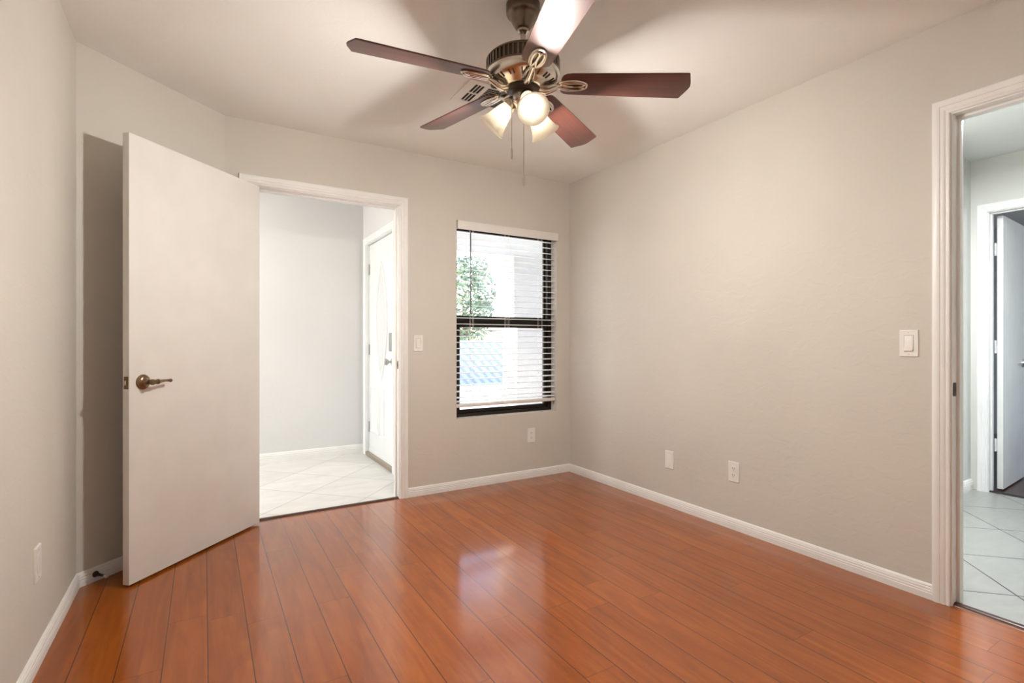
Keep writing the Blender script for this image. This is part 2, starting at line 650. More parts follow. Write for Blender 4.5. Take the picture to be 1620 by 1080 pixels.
# back wall: interior partition to the foyer, then the thicker outside wall with the window
bw = wall_xz(YB, YB + WT, DX, FXR, 0, H, [(D1[0] - JT, D1[1] + JT, 0, DH + JT)])
for f in (wall_xz(YB, YO, FXR, XR + WT, 0, H, [(WX[0], WX[1], WZ[0], WZ[1])]),):
    bw.add(f.v, f.f)
structure('wall_back', bw, WALL, 'greige back wall with the foyer doorway and the window', 'wall')
structure('wall_right', wall_yz(XR, XR + WT, YN, YB, 0, H, [(D2[0] - JT, D2[1] + JT, 0, DH + JT)]), WALL,
          'long greige wall on the right with the hall doorway', 'wall')
structure('wall_left', MB().box((XL - WT, YN, 0), (XL, DY + 0.02, H)), WALL,
          'greige wall on the left with one cover plate', 'wall')
dvec = Vector((DX - XL, YB - DY, 0))
dlen = dvec.length
du = dvec.normalized()
dn = Vector((du.y, -du.x, 0))   # into the room
a = Vector((XL, DY, 0)); b = Vector((DX, YB, 0))
mb = MB()
q = [a, b, b - dn * WT, a - dn * WT]
mb.add([p + Vector((0, 0, 0)) for p in q] + [p + Vector((0, 0, H)) for p in q],
       [(0, 1, 2, 3), (4, 5, 6, 7), (0, 1, 5, 4), (1, 2, 6, 5), (2, 3, 7, 6), (3, 0, 4, 7)])
structure('wall_corner', mb, WALL, 'short greige diagonal wall behind the open door', 'wall')
structure('wall_front', MB().box((XL - WT, YN - WT, 0), (XR + WT, YN, H)), WALL,
          'greige wall behind the viewer', 'wall')
# foyer walls
structure('wall_foyer_back', MB().box((FXL, FYB, 0), (FXR + 0.12, FYB + 0.12, FH)), FOYER_WALL,
          'pale wall at the far side of the foyer', 'wall')
mb = wall_yz(FXR, FXR + 0.12, YB + WT, FYB, 0, FH, [(FD[0] - .02, FD[1] + .02, 0, 2.06)])
structure('wall_foyer_right', mb, FOYER_WALL, 'pale foyer wall holding the front door', 'wall')
structure('wall_foyer_near', MB().box((FXL, YB, 0), (DX - 0.001, YB + WT, FH)).box((DX - 0.001, YB, H + 0.1), (FXR, YB + WT, FH)), FOYER_WALL,
          'pale foyer wall on the near side, beyond the diagonal wall', 'wall')
structure('wall_foyer_left', wall_yz(FXL - 0.12, FXL, YB, FYB + 0.12, 0, FH, [(3.77, 4.97, 0.35, 2.35)]), FOYER_WALL,
          'pale foyer wall with a tall window, left of the doorway', 'wall')
# hall walls
structure('wall_hall_left', MB().box((XR + WT, HYL, 0), (HX, HYL + 0.12, H)), HALL_WALL,
          'grey wall at the left end of the hall', 'wall')
structure('wall_hall_back', wall_yz(HX, HX + 0.1, -1.7, 2.6, 0, H, [(D4[0] - JT, D4[1] + JT, 0, 2.04 + JT)]), HALL_WALL,
          'grey hall wall with a white framed doorway', 'wall')
structure('wall_hall_right', MB().box((XR + WT, -1.7, 0), (HX, -1.58, H)), HALL_WALL,
          'grey wall at the right end of the hall', 'wall')
structure('wall_hall_near', MB().box((XR, -1.7, 0), (XR + WT, YN - WT, H)), HALL_WALL,
          'grey hall wall continuing past the room', 'wall')
BED_WALL = wall_mat('bedroom_wall_paint', (0.50, 0.51, 0.55))
structure('wall_bedroom_back', MB().box((8.08, -1.63, 0), (8.2, 2.48, H)), BED_WALL, 'bluish grey far wall of the room beyond the hall', 'wall')
structure('wall_bedroom_left', MB().box((HX + 0.1, 2.48, 0), (8.2, 2.6, H)), BED_WALL, 'bluish grey side wall of the room beyond the hall', 'wall')
structure('wall_bedroom_right', wall_xz(-1.75, -1.63, HX + 0.1, 8.2, 0, H, [(6.0, 7.2, 0.85, 2.05)]), BED_WALL,
          'window wall of the room beyond the hall', 'wall')

# thresholds
structure('trim_1', MB().prism([(-0.022, 0), (0.022, 0), (0.018, 0.006), (0.006, 0.010), (-0.006, 0.010), (-0.018, 0.006)], D1[0], D1[1],
          Matrix(((0, 0, 1, 0), (1, 0, 0, YB + 0.022), (0, 1, 0, 0), (0, 0, 0, 1)))), THRESH,
          'dark wood threshold strip in the foyer doorway', 'threshold')
structure('trim_2', MB().prism([(-0.022, 0), (0.022, 0), (0.018, 0.006), (0.006, 0.010), (-0.006, 0.010), (-0.018, 0.006)], D2[0], D2[1],
          Matrix(((1, 0, 0, XR + 0.032), (0, 0, 1, 0), (0, 1, 0, 0), (0, 0, 0, 1)))), THRESH,
          'dark wood threshold strip in the hall doorway', 'threshold')
structure('trim_3', MB().prism([(-0.022, 0), (0.022, 0), (0.018, 0.006), (0.006, 0.010), (-0.006, 0.010), (-0.018, 0.006)], D4[0], D4[1],
          Matrix(((1, 0, 0, HX + 0.03), (0, 0, 1, 0), (0, 1, 0, 0), (0, 0, 0, 1)))), SLOT,
          'black threshold strip under the white door beyond the hall', 'threshold')

# ------------------------------------------------------------------ baseboards
BB = [(0, 0), (0.0135, 0), (0.0135, 0.026), (0.0115, 0.0285), (0.0135, 0.031), (0.0128, 0.037), (0.0102, 0.0395),
      (0.0118, 0.042), (0.0108, 0.049), (0.0082, 0.0515), (0.0090, 0.054), (0.0075, 0.059), (0.004, 0.063), (0, 0.064)]


def baseboard(name, p0, p1, n, m0, m1, label, mat=None, scale=1.0):
    p0, p1, n = Vector((*p0, 0)), Vector((*p1, 0)), Vector((*n, 0)).normalized()
    d = (p1 - p0).normalized()
    mbb = MB()
    A, B = [], []
    for (o, z) in BB:
        o *= scale
        z *= scale
        A.append(p0 + n * o + d * (o * m0) + Vector((0, 0, z)))
        B.append(p1 + n * o - d * (o * m1) + Vector((0, 0, z)))
    k = len(A)
    mbb.add(A + B, [tuple(range(k)), tuple(range(2 * k - 1, k - 1, -1))] + [(i, (i + 1) % k, k + (i + 1) % k, k + i) for i in range(k)])
    return structure(name, mbb, mat or TRIM, label, 'baseboard', smooth=25)


CAS = 0.060
baseboard('baseboard_left', (XL, YN), (XL, DY), (1, 0), 1, 0.39, 'white fluted baseboard along the left wall')
baseboard('baseboard_corner', (XL, DY), (DX, YB), dn[:2], 0.39, 0.39, 'white fluted baseboard of the diagonal wall, behind the open door')
baseboard('baseboard_back', (D1[1] + CAS, YB), (XR, YB), (0, -1), 0, 1, 'white fluted baseboard under the window')
baseboard('baseboard_right', (XR, YB), (XR, D2[1] + CAS), (-1, 0), 1, 0, 'white fluted baseboard along the right wall')
baseboard('baseboard_foyer', (FXL, FYB), (FXR, FYB), (0, -1), 0, 0, 'white baseboard of the foyer far wall', scale=1.35)
baseboard('baseboard_hall', (XR + WT, HYL), (HX, HYL), (0, -1), 0, 0, 'white baseboard at the left end of the hall', scale=1.2)

# ------------------------------------------------------------------ doorway trim
CP = [(0.0, 0.0), (0.0, 0.008), (0.003, 0.0105), (0.010, 0.0105), (0.013, 0.0085), (0.017, 0.0115), (0.022, 0.0135), (0.029, 0.0135), (0.031, 0.0120),
      (0.033, 0.0145), (0.039, 0.0165), (0.052, 0.0165), (0.058, 0.0140), (0.060, 0.010), (0.060, 0.0)]


def casing(mbb, u0, u1, z1, to3, reveal=0.005, scale=1.0):
    """mitred casing round an opening (u0..u1, 0..z1); to3 maps (u, depth, z) to a point"""
    paths = [[], [], [], []]
    for (w, d) in CP:
        w = w * scale + reveal
        for P, (u, z) in zip(paths, ((u0 - w, 0), (u0 - w, z1 + w), (u1 + w, z1 + w), (u1 + w, 0))):
            P.append(to3(u, d, z))
    k = len(CP)
    vs_ = sum(paths, [])
    fs = []
    for s in range(3):
        for i in range(k):
            j = (i + 1) % k
            fs.append((s * k + i, s * k + j, (s + 1) * k + j, (s + 1) * k + i))
    fs.append(tuple(range(k)))
    fs.append(tuple(range(3 * k, 4 * k)))
    return mbb.add(vs_, fs)


def jamb(mbb, u0, u1, z1, d0, d1, to3, t=0.018):
    def bx(ua, ub, za, zb, da=d0, db=d1):
        c = [to3(u, d, z) for z in (za, zb) for (u, d) in ((ua, da), (ub, da), (ub, db), (ua, db))]
        mbb.add(c, [(0, 1, 2, 3), (4, 5, 6, 7), (0, 1, 5, 4), (1, 2, 6, 5), (2, 3, 7, 6), (3, 0, 4, 7)])
    bx(u0 - t, u0, 0, z1 + t)
    bx(u1, u1 + t, 0, z1 + t)
    bx(u0, u1, z1, z1 + t)
    return bx


def door_frame(name, u0, u1, z1, depth, to3, mat, label, stop=(0.045, 0.08), both=True):
    root = empty(name, to3((u0 + u1) / 2, 0, 0))
    off = root.location.copy()
    m = MB()
    bx = jamb(m, u0, u1, z1, 0.0, depth, lambda u, d, z: to3(u, -d, z))
    m.build('jamb', mat, root, off, bevel=0.001)
    m = MB()
    bx2 = jamb(MB(), u0, u1, z1, 0, depth, lambda u, d, z: to3(u, -d, z))
    s0, s1 = stop

    def sb(ua, ub, za, zb):
        c = [to3(u, -d, z) for z in (za, zb) for (u, d) in ((ua, s0), (ub, s0), (ub, s1), (ua, s1))]
        m.add(c, [(0, 1, 2, 3), (4, 5, 6, 7), (0, 1, 5, 4), (1, 2, 6, 5), (2, 3, 7, 6), (3, 0, 4, 7)])
    sb(u0, u0 + 0.011, 0, z1)
    sb(u1 - 0.011, u1, 0, z1)
    sb(u0 + 0.011, u1 - 0.011, z1 - 0.011, z1)
    m.build('door_stop_strip', mat, root, off, bevel=0.002)
    m = MB()
    casing(m, u0, u1, z1, to3)
    if both:
        casing(m, u0, u1, z1, lambda u, d, z: to3(u, -depth - d, z))
    m.build('casing', mat, root, off, smooth=30)
    return tag(root, label, 'door frame', kind='structure')


fr1 = door_frame('trim_4', D1[0], D1[1], DH, WT, lambda u, d, z: Vector((u, YB - d, z)), TRIM,
                 'white moulded frame of the doorway into the bright foyer')
fr2 = door_frame('trim_5', D2[0], D2[1], DH, WT, lambda u, d, z: Vector((XR - d, u, z)), TRIM,
                 'white moulded frame of the doorway into the hall')
fr4 = door_frame('trim_6', D4[0], D4[1], 2.04, 0.1, lambda u, d, z: Vector((HX - d, u, z)), WHITE_DOOR,
                 'white frame of the doorway at the far side of the hall', stop=(0.03, 0.055))


def strike(parent, pos, n, w=0.028, h=0.057, mat=DARK_METAL):
    """a strike plate on a jamb; n = unit normal out of the jamb, plate spans the wall depth axis and z"""
    n = Vector(n)
    t = Vector((0, 0, 1)).cross(n)
    m = MB()
    F = Matrix.Translation(Vector(pos)) @ Matrix((( t.x, 0, n.x, 0), (t.y, 0, n.y, 0), (0, 1, 0, 0), (0, 0, 0, 1)))
    def rr(w_, h_, r, k=4):
        pts = []
        for cx, cy, a0 in ((w_ - r, h_ - r, 0), (-w_ + r, h_ - r, 90), (-w_ + r, -h_ + r, 180), (w_ - r, -h_ + r, 270)):
            for i in range(k + 1):
                a_ = math.radians(a0 + 90 * i / k)
                pts.append((cx + r * math.cos(a_), cy + r * math.sin(a_)))
        return pts
    m.prism(rr(w / 2, h / 2, 0.006), 0, 0.002, F)
    m.prism(rr(w * 0.22, h * 0.26, 0.002), 0.002, 0.0026, F, 1)
    m.prism(rr(w * 0.12, w * 0.12, 0.002), 0.002, 0.003, F @ Matrix.Translation((0, h * 0.38, 0)), 1)
    m.prism(rr(w * 0.12, w * 0.12, 0.002), 0.002, 0.003, F @ Matrix.Translation((0, -h * 0.38, 0)), 1)
    o = m.build('strike_plate', [mat, SLOT], parent, parent.location)
    return o


strike(fr1, (D1[1], YB + 0.022, 0.935), (-1, 0, 0), mat=NICKEL)['label'] = 'nickel strike plate'
strike(fr2, (XR + 0.022, D2[1], 0.90), (0, -1, 0))['label'] = 'dark bronze strike plate'

# ------------------------------------------------------------------ the open door
DW = 0.825
door = empty('door_1', (0.257, 3.463, 0), math.radians(-134.0))
MB().box((0.003, 0.008, 0.012), (0.003 + DW, 0.043, 2.033)).build('door_slab', DOORP, door, bevel=0.0012)
tag(door, 'plain off-white flush door standing wide open against the diagonal wall', 'door', kind='structure')
# lever set on the visible face (+y local) and the latch
lx, lz = 0.003 + DW - 0.066, 0.915
fr = Matrix.Translation((lx, 0.043, lz)) @ Matrix.Rotation(-PI / 2, 4, 'X')      # local z -> +y
m = MB()
m.lathe([(0, 0), (0.034, 0), (0.0345, 0.003), (0.032, 0.007), (0.028, 0.008), (0.026, 0.0115), (0.019, 0.014), (0.015, 0.018), (0.0135, 0.030), (0.0125, 0.034), (0, 0.034)], 36, fr)
handle = m.build('door_handle', BRASS, door)
handle['label'] = 'antique bronze lever handle'
m = MB()
m.lathe([(0, 0.034), (0.0115, 0.034), (0.0115, 0.046), (0.013, 0.048), (0.013, 0.060), (0.010, 0.064), (0, 0.064)], 28, fr)
yl = 0.043 + 0.054
m.tube([(lx + 0.004, yl, lz), (lx - 0.012, yl, lz), (lx - 0.024, yl - .001, lz), (lx - 0.027, yl - .001, lz), (lx - 0.031, yl - .001, lz), (lx - 0.035, yl - .002, lz),
        (lx - 0.050, yl - .003, lz + .001), (lx - 0.075, yl - .006, lz + .002), (lx - 0.095, yl - .010, lz + .001), (lx - 0.102, yl - .011, lz), (lx - 0.109, yl - .012, lz), (lx - 0.113, yl - 0.013, lz)],
       [0.0105, 0.0105, 0.0100, 0.0120, 0.0120, 0.0085, 0.0070, 0.0058, 0.0062, 0.0082, 0.0078, 0.003], 16)
m.build('lever', BRASS, handle)
m = MB()
m.box((0.003 + DW - 0.0005, 0.0145, lz - 0.028), (0.003 + DW + 0.0015, 0.0395, lz + 0.028))
latch = m.build('latch_plate', BRASS, door, bevel=0.001)
m = MB()
m.add([(0.8295, 0.020, lz - .010), (0.8295, 0.034, lz - .010), (0.8395, 0.034, lz - .010), (0.8345, 0.020, lz - .010),
       (0.8295, 0.020, lz + .010), (0.8295, 0.034, lz + .010), (0.8395, 0.034, lz + .010), (0.8345, 0.020, lz + .010)],
      [(0, 3, 2, 1), (4, 5, 6, 7), (0, 1, 5, 4), (1, 2, 6, 5), (2, 3, 7, 6), (3, 0, 4, 7)])
m.build('latch_bolt', NICKEL, latch, bevel=0.001)
# inner lever on the hidden face
m = MB()
fr_b = Matrix.Translation((lx, 0.008, lz)) @ Matrix.Rotation(PI / 2, 4, 'X')
m.lathe([(0, 0), (0.034, 0), (0.0345, 0.003), (0.028, 0.008), (0.015, 0.016), (0.012, 0.05), (0, 0.05)], 28, fr_b)
m.tube([(lx, 0.008 - .044, lz), (lx - .05, 0.008 - .042, lz), (lx - .11, 0.008 - .036, lz)], [0.0105, .007, .006], 12)
m.build('door_handle', BRASS, door)
for hz in (0.20, 1.02, 1.84):
    m = MB()
    m.lathe([(0, hz - .045), (0.0065, hz - .045), (0.0065, hz + .045), (0.004, hz + .05), (0, hz + .05)], 14)
    m.box((0.0008, 0.009, hz - .044), (0.003, 0.040, hz + .044))
    m.build('hinge', BRASS, door)

# ------------------------------------------------------------------ front door in the foyer
fd = empty('door_2', (FXR + 0.03, (FD[0] + FD[1]) / 2, 0))
off = fd.location.copy()
X0 = FXR + 0.030
yc = (FD[0] + FD[1]) / 2
MB().box((X0, FD[0] + .004, 0.035), (X0 + 0.044, FD[1] - .004, 2.035)).build('door_slab', WHITE_DOOR, fd, off, bevel=0.002)


def vesica(hw, hh, n=28):
    """pointed-oval outline, half width hw, half height hh"""
    pts = []
    for i in range(n + 1):
        t = -1 + 2 * i / n
        pts.append((hw * (1 - abs(t) ** 2.15), hh * t))
    return pts + [(-x, y) for x, y in reversed(pts[1:-1])]


gz, ghh, ghw = 1.285, 0.50, 0.142
FM = Matrix(((0, 0, -1, X0), (1, 0, 0, yc), (0, 1, 0, gz), (0, 0, 0, 1)))      # local x -> y, y -> z, z -> -x (out of the door)
m = MB()
m.prism(vesica(ghw, ghh), 0.0005, 0.004, FM)
gl = m.build('oval_glass', LEAD_GLASS, fd, off)
gl['label'] = 'tall pointed oval of leaded glass'
m = MB()
ring = [FM @ Vector((x, y, 0.004)) for x, y in vesica(ghw, ghh)]
m.tube(ring, 0.008, 8, closed=True)
for hw2, hh2 in ((ghw * .52, ghh * .86), (ghw * .24, ghh * .30)):
    m.tube([FM @ Vector((x, y, 0.005)) for x, y in vesica(hw2, hh2)], 0.0022, 6, closed=True)
for yy, hw2 in ((0.20, .112), (0.0, .138), (-0.25, .10)):
    m.tube([FM @ Vector((-hw2, yy, .005)), FM @ Vector((hw2, yy, .005))], 0.002, 6)
for s in (-1, 1):
    m.tube([FM @ Vector((0, s * ghh * .98, .005)), FM @ Vector((0, s * ghh * .3, .005))], 0.002, 6)
    m.tube([FM @ Vector((-.03, s * .12, .005)), FM @ Vector((0, s * .06, .005)), FM @ Vector((.03, s * .12, .005))], 0.002, 6)
m.build('leading', LEAD, gl)
m = MB()
m.tube([FM @ Vector((x, y, 0.0)) for x, y in vesica(ghw + .022, ghh + .035)], 0.011, 10, closed=True)
m.build('glass_moulding', WHITE_DOOR, fd, off)
for s in (-1, 1):
    m = MB()
    y0, y1 = sorted((yc + s * 0.07, yc + s * 0.36))
    for (a_, b_) in (((y0, .24), (y1, .24)), ((y1, .24), (y1, .66)), ((y1, .66), (y0, .66)), ((y0, .66), (y0, .24))):
        m.tube([(X0, a_[0], a_[1]), (X0, b_[0], b_[1])], 0.008, 8)
    m.box((X0 - .004, y0 + .04, .28), (X0 + .001, y1 - .04, .62))
    m.build('raised_panel', WHITE_DOOR, fd, off)
ky = FD[0] + 0.10
FK = Matrix(((0, 0, -1, X0), (1, 0, 0, ky), (0, 1, 0, 0.925), (0, 0, 0, 1)))
m = MB()
m.lathe([(0, 0), (0.032, 0), (0.032, 0.004), (0.026, 0.009), (0.012, 0.012), (0.010, 0.03), (0.016, 0.036), (0.027, 0.046), (0.029, 0.056), (0.024, 0.066), (0.012, 0.070), (0, 0.070)], 28, FK)
m.build('door_knob', CHROME, fd, off)
m = MB()
m.box((X0 - 0.024, ky - .033, 1.015), (X0 + .001, ky + .033, 1.175))
kp = m.build('keypad_lock', CHROME, fd, off, bevel=0.006)
m = MB()
m.box((X0 - 0.0255, ky - .026, 1.088), (X0 - .0235, ky + .026, 1.094))
m.build('lock_seam', SLOT, kp)
m = MB()
m.lathe([(0, 0.022), (0.012, 0.022), (0.012, 0.034), (0.009, 0.037), (0, 0.037)], 18, Matrix(((0, 0, -1, X0), (1, 0, 0, ky), (0, 1, 0, 1.048), (0, 0, 0, 1))))
m.box((X0 - .05, ky - .003, 1.034), (X0 - .034, ky + .003, 1.062))
m.build('thumb_turn', CHROME, kp)
for hz in (0.27, 1.02, 1.80):
    m = MB()
    m.lathe([(0, hz - .05), (0.007, hz - .05), (0.007, hz - .017), (0.006, hz - .016), (0.007, hz - .015), (0.007, hz + .016), (0.006, hz + .017), (0.007, hz + .018), (0.007, hz + .05), (0, hz + .05)], 14,
            Matrix.Translation((X0 - 0.006, FD[1] - 0.003, 0)))
    m.box((X0 - .0015, FD[1] - .028, hz - .05), (X0 + .0005, FD[1] - .004, hz + .05))
    m.build('hinge', CHROME, fd, off)
m = MB()
m.box((X0 - .004, FD[0] + .004, 0.02), (X0 + .002, FD[1] - .004, 0.06))
m.build('door_sweep', WHITE_DOOR, fd, off)
tag(fd, 'white front door with a tall leaded oval of glass and satin chrome lock', 'door', kind='structure')
fr3 = door_frame('trim_7', FD[0], FD[1], 2.04, 0.12, lambda u, d, z: Vector((FXR - d, u, z)), WHITE_DOOR,
                 'white frame round the front door in the foyer', stop=(0.076, 0.10))
structure('trim_8', MB().box((FXR - 0.01, FD[0], 0), (FXR + 0.11, FD[1], 0.03)), plain('sill_metal', (0.40, 0.33, 0.26), 0.4, 0.7),
          'bronze sill under the front door', 'threshold', bevel=0.004)

# ------------------------------------------------------------------ door beyond the hall
bd = empty('door_3', (5.035, 1.388, 0))
off = bd.location.copy()
MB().box((5.035, 1.372, 0.012), (5.675, 1.406, 2.028)).build('door_slab', WHITE_DOOR, bd, off, bevel=0.0015)
for hz in (0.335, 1.06, 1.78):
    m = MB()
    m.box((5.004, 1.4075, hz - .045), (5.050, 1.4095, hz + .045))
    m.lathe([(0, hz - .047), (0.0065, hz - .047), (0.0065, hz + .047), (0, hz + .05)], 12, Matrix.Translation((5.022, 1.412, 0)))
    m.build('hinge', WHITE_DOOR, bd, off)
m = MB()
m.lathe([(0, 0), (0.032, 0), (0.032, 0.004), (0.026, 0.010), (0.012, 0.014), (0.011, 0.052), (0, 0.054)], 24,
        Matrix(((1, 0, 0, 5.610), (0, 0, -1, 1.372), (0, 1, 0, 0.925), (0, 0, 0, 1))))
m.tube([(5.615, 1.327, .925), (5.58, 1.324, .925), (5.50, 1.325, .927), (5.47, 1.328, .926)], [.010, .009, .008, .006], 12)
m.build('door_handle', CHROME, bd, off)
bd.rotation_euler = (0, 0, math.radians(4))
tag(bd, 'white flush door standing open into the room beyond the hall', 'door', kind='structure')

# ------------------------------------------------------------------ window
win = empty('window_1', ((WX[0] + WX[1]) / 2, 3.595, WZ[0]))
off = win.location.copy()
F0, F1 = 3.562, 3.628
m = MB()
t = 0.038
m.box((WX[0], F0, WZ[0]), (WX[0] + t, F1, WZ[1]))
m.box((WX[1] - t, F0, WZ[0]), (WX[1], F1, WZ[1]))
m.box((WX[0] + t, F0, WZ[1] - t), (WX[1] - t, F1, WZ[1]))
m.box((WX[0] + t, F0, WZ[0]), (WX[1] - t, F1, WZ[0] + 0.026))
m.box((WX[0] + t, F0 + .045, WZ[0] + 0.026), (WX[1] - t, F1, WZ[0] + 0.040))
m.build('window_frame', BRONZE_FRAME, win, off, bevel=0.002)
MRZ = 1.255


def sash(name, x0, x1, z0, z1, y0, y1, st, tr_, br_):
    m_ = MB()
    m_.box((x0, y0, z0), (x0 + st, y1, z1))
    m_.box((x1 - st, y0, z0), (x1, y1, z1))
    m_.box((x0 + st, y0, z1 - tr_), (x1 - st, y1, z1))
    m_.box((x0 + st, y0, z0), (x1 - st, y1, z0 + br_))
    s_ = m_.build(name, BRONZE_FRAME, win, off, bevel=0.0015)
    g_ = MB()
    ym = (y0 + y1) / 2
    g_.box((x0 + st - .003, ym - .002, z0 + br_ - .003), (x1 - st + .003, ym + .002, z1 - tr_ + .003))
    g_.build('glass_pane', GLASS, s_)
    return s_


sash('upper_sash', WX[0] + t, WX[1] - t, MRZ, WZ[1] - t, 3.602, 3.622, 0.012, 0.012, 0.045)
sash('lower_sash', WX[0] + t, WX[1] - t, WZ[0] + .028, MRZ, 3.572, 3.598, 0.030, 0.045, 0.027)
tag(win, 'dark bronze single-hung window behind the white blind', 'window', kind='structure')

# blind
bl = empty('window_blind', ((WX[0] + WX[1]) / 2, 3.52, WZ[1]))
off = bl.location.copy()
bx0, bx1 = WX[0] + .007, WX[1] - .007
m = MB()
m.box((WX[0] + .004, 3.466, 1.938), (WX[1] + .006, 3.476, 2.001))
m.box((WX[0] + .006, 3.4745, 1.945), (WX[0] + .012, 3.53, 1.998))
m.box((WX[1] - .012, 3.4745, 1.945), (WX[1] - .006, 3.53, 1.998))
m.build('valance', VALANCE, bl, off, bevel=0.002)
m = MB()
m.box((bx0 + .006, 3.492, 1.955), (bx1 - .006, 3.548, 2.000))
m.build('headrail', BLIND, bl, off, bevel=0.002)
m = MB()
nsl, zt, zb, pitch = 0, 1.925, 0.665, 0.0462
tilt = math.radians(-5)
z = zt
zs = []
while z > zb + .01:
    zs.append(z)
    z -= pitch
zs += [zs[-1] - 0.030]
for i, z in enumerate(zs):
    rows = []
    for k in range(7):
        s = -1 + k / 3
        yy = s * 0.025
        crown = 0.0022 * (1 - s * s)
        rows.append((yy * math.cos(tilt), -yy * math.sin(tilt) + crown))
    th = 0.0026
    outline = [(y_, z_ + th / 2) for y_, z_ in rows] + [(y_, z_ - th / 2) for y_, z_ in reversed(rows)]
    Fs = Matrix(((0, 0, 1, 0), (1, 0, 0, 3.522), (0, 1, 0, z), (0, 0, 0, 1)))
    m.prism(outline, bx0, bx1, Fs)
m.build('slats', BLIND, bl, off, smooth=50)
m = MB()
m.prism([(-.024, -.013), (.024, -.013), (.027, -.008), (.027, .008), (.022, .013), (-.022, .013), (-.027, .008), (-.027, -.008)], bx0 - .001, bx1 + .001,
        Matrix(((0, 0, 1, 0), (1, 0, 0, 3.522), (0, 1, 0, 0.617), (0, 0, 0, 1))))
m.build('bottom_rail', VALANCE, bl, off, bevel=0.001)
for xx in (1.755, 2.068, 2.385):
    m = MB()
    for yy in (3.4955, 3.5485):
        for dx in (-.005, .005):
            m.tube([(xx + dx, yy, 1.957), (xx + dx, yy, 0.632)], 0.0009, 6)
    m.build('ladder_cord', CORD, bl, off)
m = MB()
wx = 1.722
m.tube([(wx, 3.478, 1.945), (wx, 3.474, 1.92), (wx, 3.472, 1.60), (wx, 3.472, 1.315)], [.004, .0048, .0048, .0055], 8)
m.ball((wx, 3.472, 1.312), .007, 10, 8)
m.build('tilt_wand', WANDM, bl, off)
tag(bl, 'white two-inch slat blind hanging open in the window', 'blind')

# ------------------------------------------------------------------ wall plates
def rrect(w, h, r, k=4):
    pts = []
    for cx, cy, a0 in ((w - r, h - r, 0), (-w + r, h - r, 90), (-w + r, -h + r, 180), (w - r, -h + r, 270)):
        for i in range(k + 1):
            a_ = math.radians(a0 + 90 * i / k)
            pts.append((cx + r * math.cos(a_), cy + r * math.sin(a_)))
    return pts


PF = Matrix(((1, 0, 0, 0), (0, 0, -1, 0), (0, 1, 0, 0), (0, 0, 0, 1)))     # local z -> -y (out of the wall)


def plate_body(root, thick=0.0055):
    m_ = MB()
    o0, o1 = rrect(.0355, .0585, .003), rrect(.0335, .0565, .003)
    n_ = len(o0)
    v_ = [PF @ Vector((x, y, 0)) for x, y in o0] + [PF @ Vector((x, y, thick * .6)) for x, y in o0] + [PF @ Vector((x, y, thick)) for x, y in o1]
    f_ = [tuple(range(n_)), tuple(range(2 * n_, 3 * n_))]
    for r_ in range(2):
        f_ += [(r_ * n_ + i, r_ * n_ + (i + 1) % n_, (r_ + 1) * n_ + (i + 1) % n_, (r_ + 1) * n_ + i) for i in range(n_)]
    m_.add(v_, f_)
    return m_.build('cover_plate', PLASTIC, root)


def screws(pl, zs_, thick=0.0055):
    for zz in zs_:
        m_ = MB()
        m_.lathe([(0, thick), (.0032, thick), (.003, thick + .001), (0, thick + .0013)], 14, Matrix.Translation((0, 0, zz)) @ PF)
        m_.box((-.0026, -thick - .0015, zz - .0004), (.0026, -thick - .001, zz + .0004), 1)
        m_.build('screw', [PLASTIC, SLOT], pl)


def light_switch(loc, rz, label):
    r_ = empty('light_switch', loc, rz)
    pl = plate_body(r_)
    screws(pl, (.047, -.047))
    m_ = MB()
    m_.prism(rrect(.0178, .0345, .002), .0035, .0058, PF)
    m_.build('rocker_bezel', plainslot, r_)
    m_ = MB()
    # paddle: top pressed in, bottom out
    v_ = []
    for z_, d_ in ((-.033, .0105), (0, .0070), (.033, .0062)):
        for x_ in (-.0165, .0165):
            v_.append((x_, -d_, z_))
    for z_ in (-.033, 0, .033):
        for x_ in (-.0165, .0165):
            v_.append((x_, -.004, z_))
    m_.add(v_, [(0, 1, 3, 2), (2, 3, 5, 4), (6, 8, 9, 7), (8, 10, 11, 9), (0, 2, 8, 6), (2, 4, 10, 8), (1, 7, 9, 3), (3, 9, 11, 5), (0, 6, 7, 1), (4, 5, 11, 10)])
    m_.build('rocker', PLASTIC, r_, bevel=0.0006)
    return tag(r_, label, 'light switch', 'rocker light switches')


plainslot = plain('plate_gap', (0.30, 0.28, 0.25), 0.6)


def outlet(loc, rz, label):
    r_ = empty('wall_outlet', loc, rz)
    pl = plate_body(r_)
    screws(pl, (0,))
    for s in (-1, 1):
        m_ = MB()
        F_ = Matrix.Translation((0, 0, s * .0195)) @ PF
        oc = [(.0165 * math.cos(2 * PI * i / 28), max(-.0135, min(.0135, .0170 * math.sin(2 * PI * i / 28)))) for i in range(28)]
        m_.prism(oc, .005, .0078, F_)
        rc = m_.build('receptacle', PLASTIC, r_, smooth=30)
        m_ = MB()
        for x_, h_ in ((-.0063, .0042), (.0063, .0034)):
            m_.prism([(x_ - .0011, .003 - h_), (x_ + .0011, .003 - h_), (x_ + .0011, .003 + h_), (x_ - .0011, .003 + h_)], .0076, .0081, F_)
        m_.prism([(.0024 * math.cos(2 * PI * i / 12), -.0075 + .0024 * math.sin(2 * PI * i / 12)) for i in range(12)], .0076, .0081, F_)
        m_.build('slots', SLOT, rc)
    return tag(r_, label, 'outlet', 'duplex wall outlets')


def blank_plate(loc, rz, label, decora=True):
    r_ = empty('blank_plate', loc, rz)
    pl = plate_body(r_, 0.0065)
    if decora:
        m_ = MB()
        m_.prism(rrect(.0168, .0335, .002), .006, .0078, PF)
        m_.build('insert', PLASTIC, r_, bevel=.0005)
    screws(pl, (.047, -.047), 0.0065)
    return tag(r_, label, 'wall plate', 'blank wall plates')


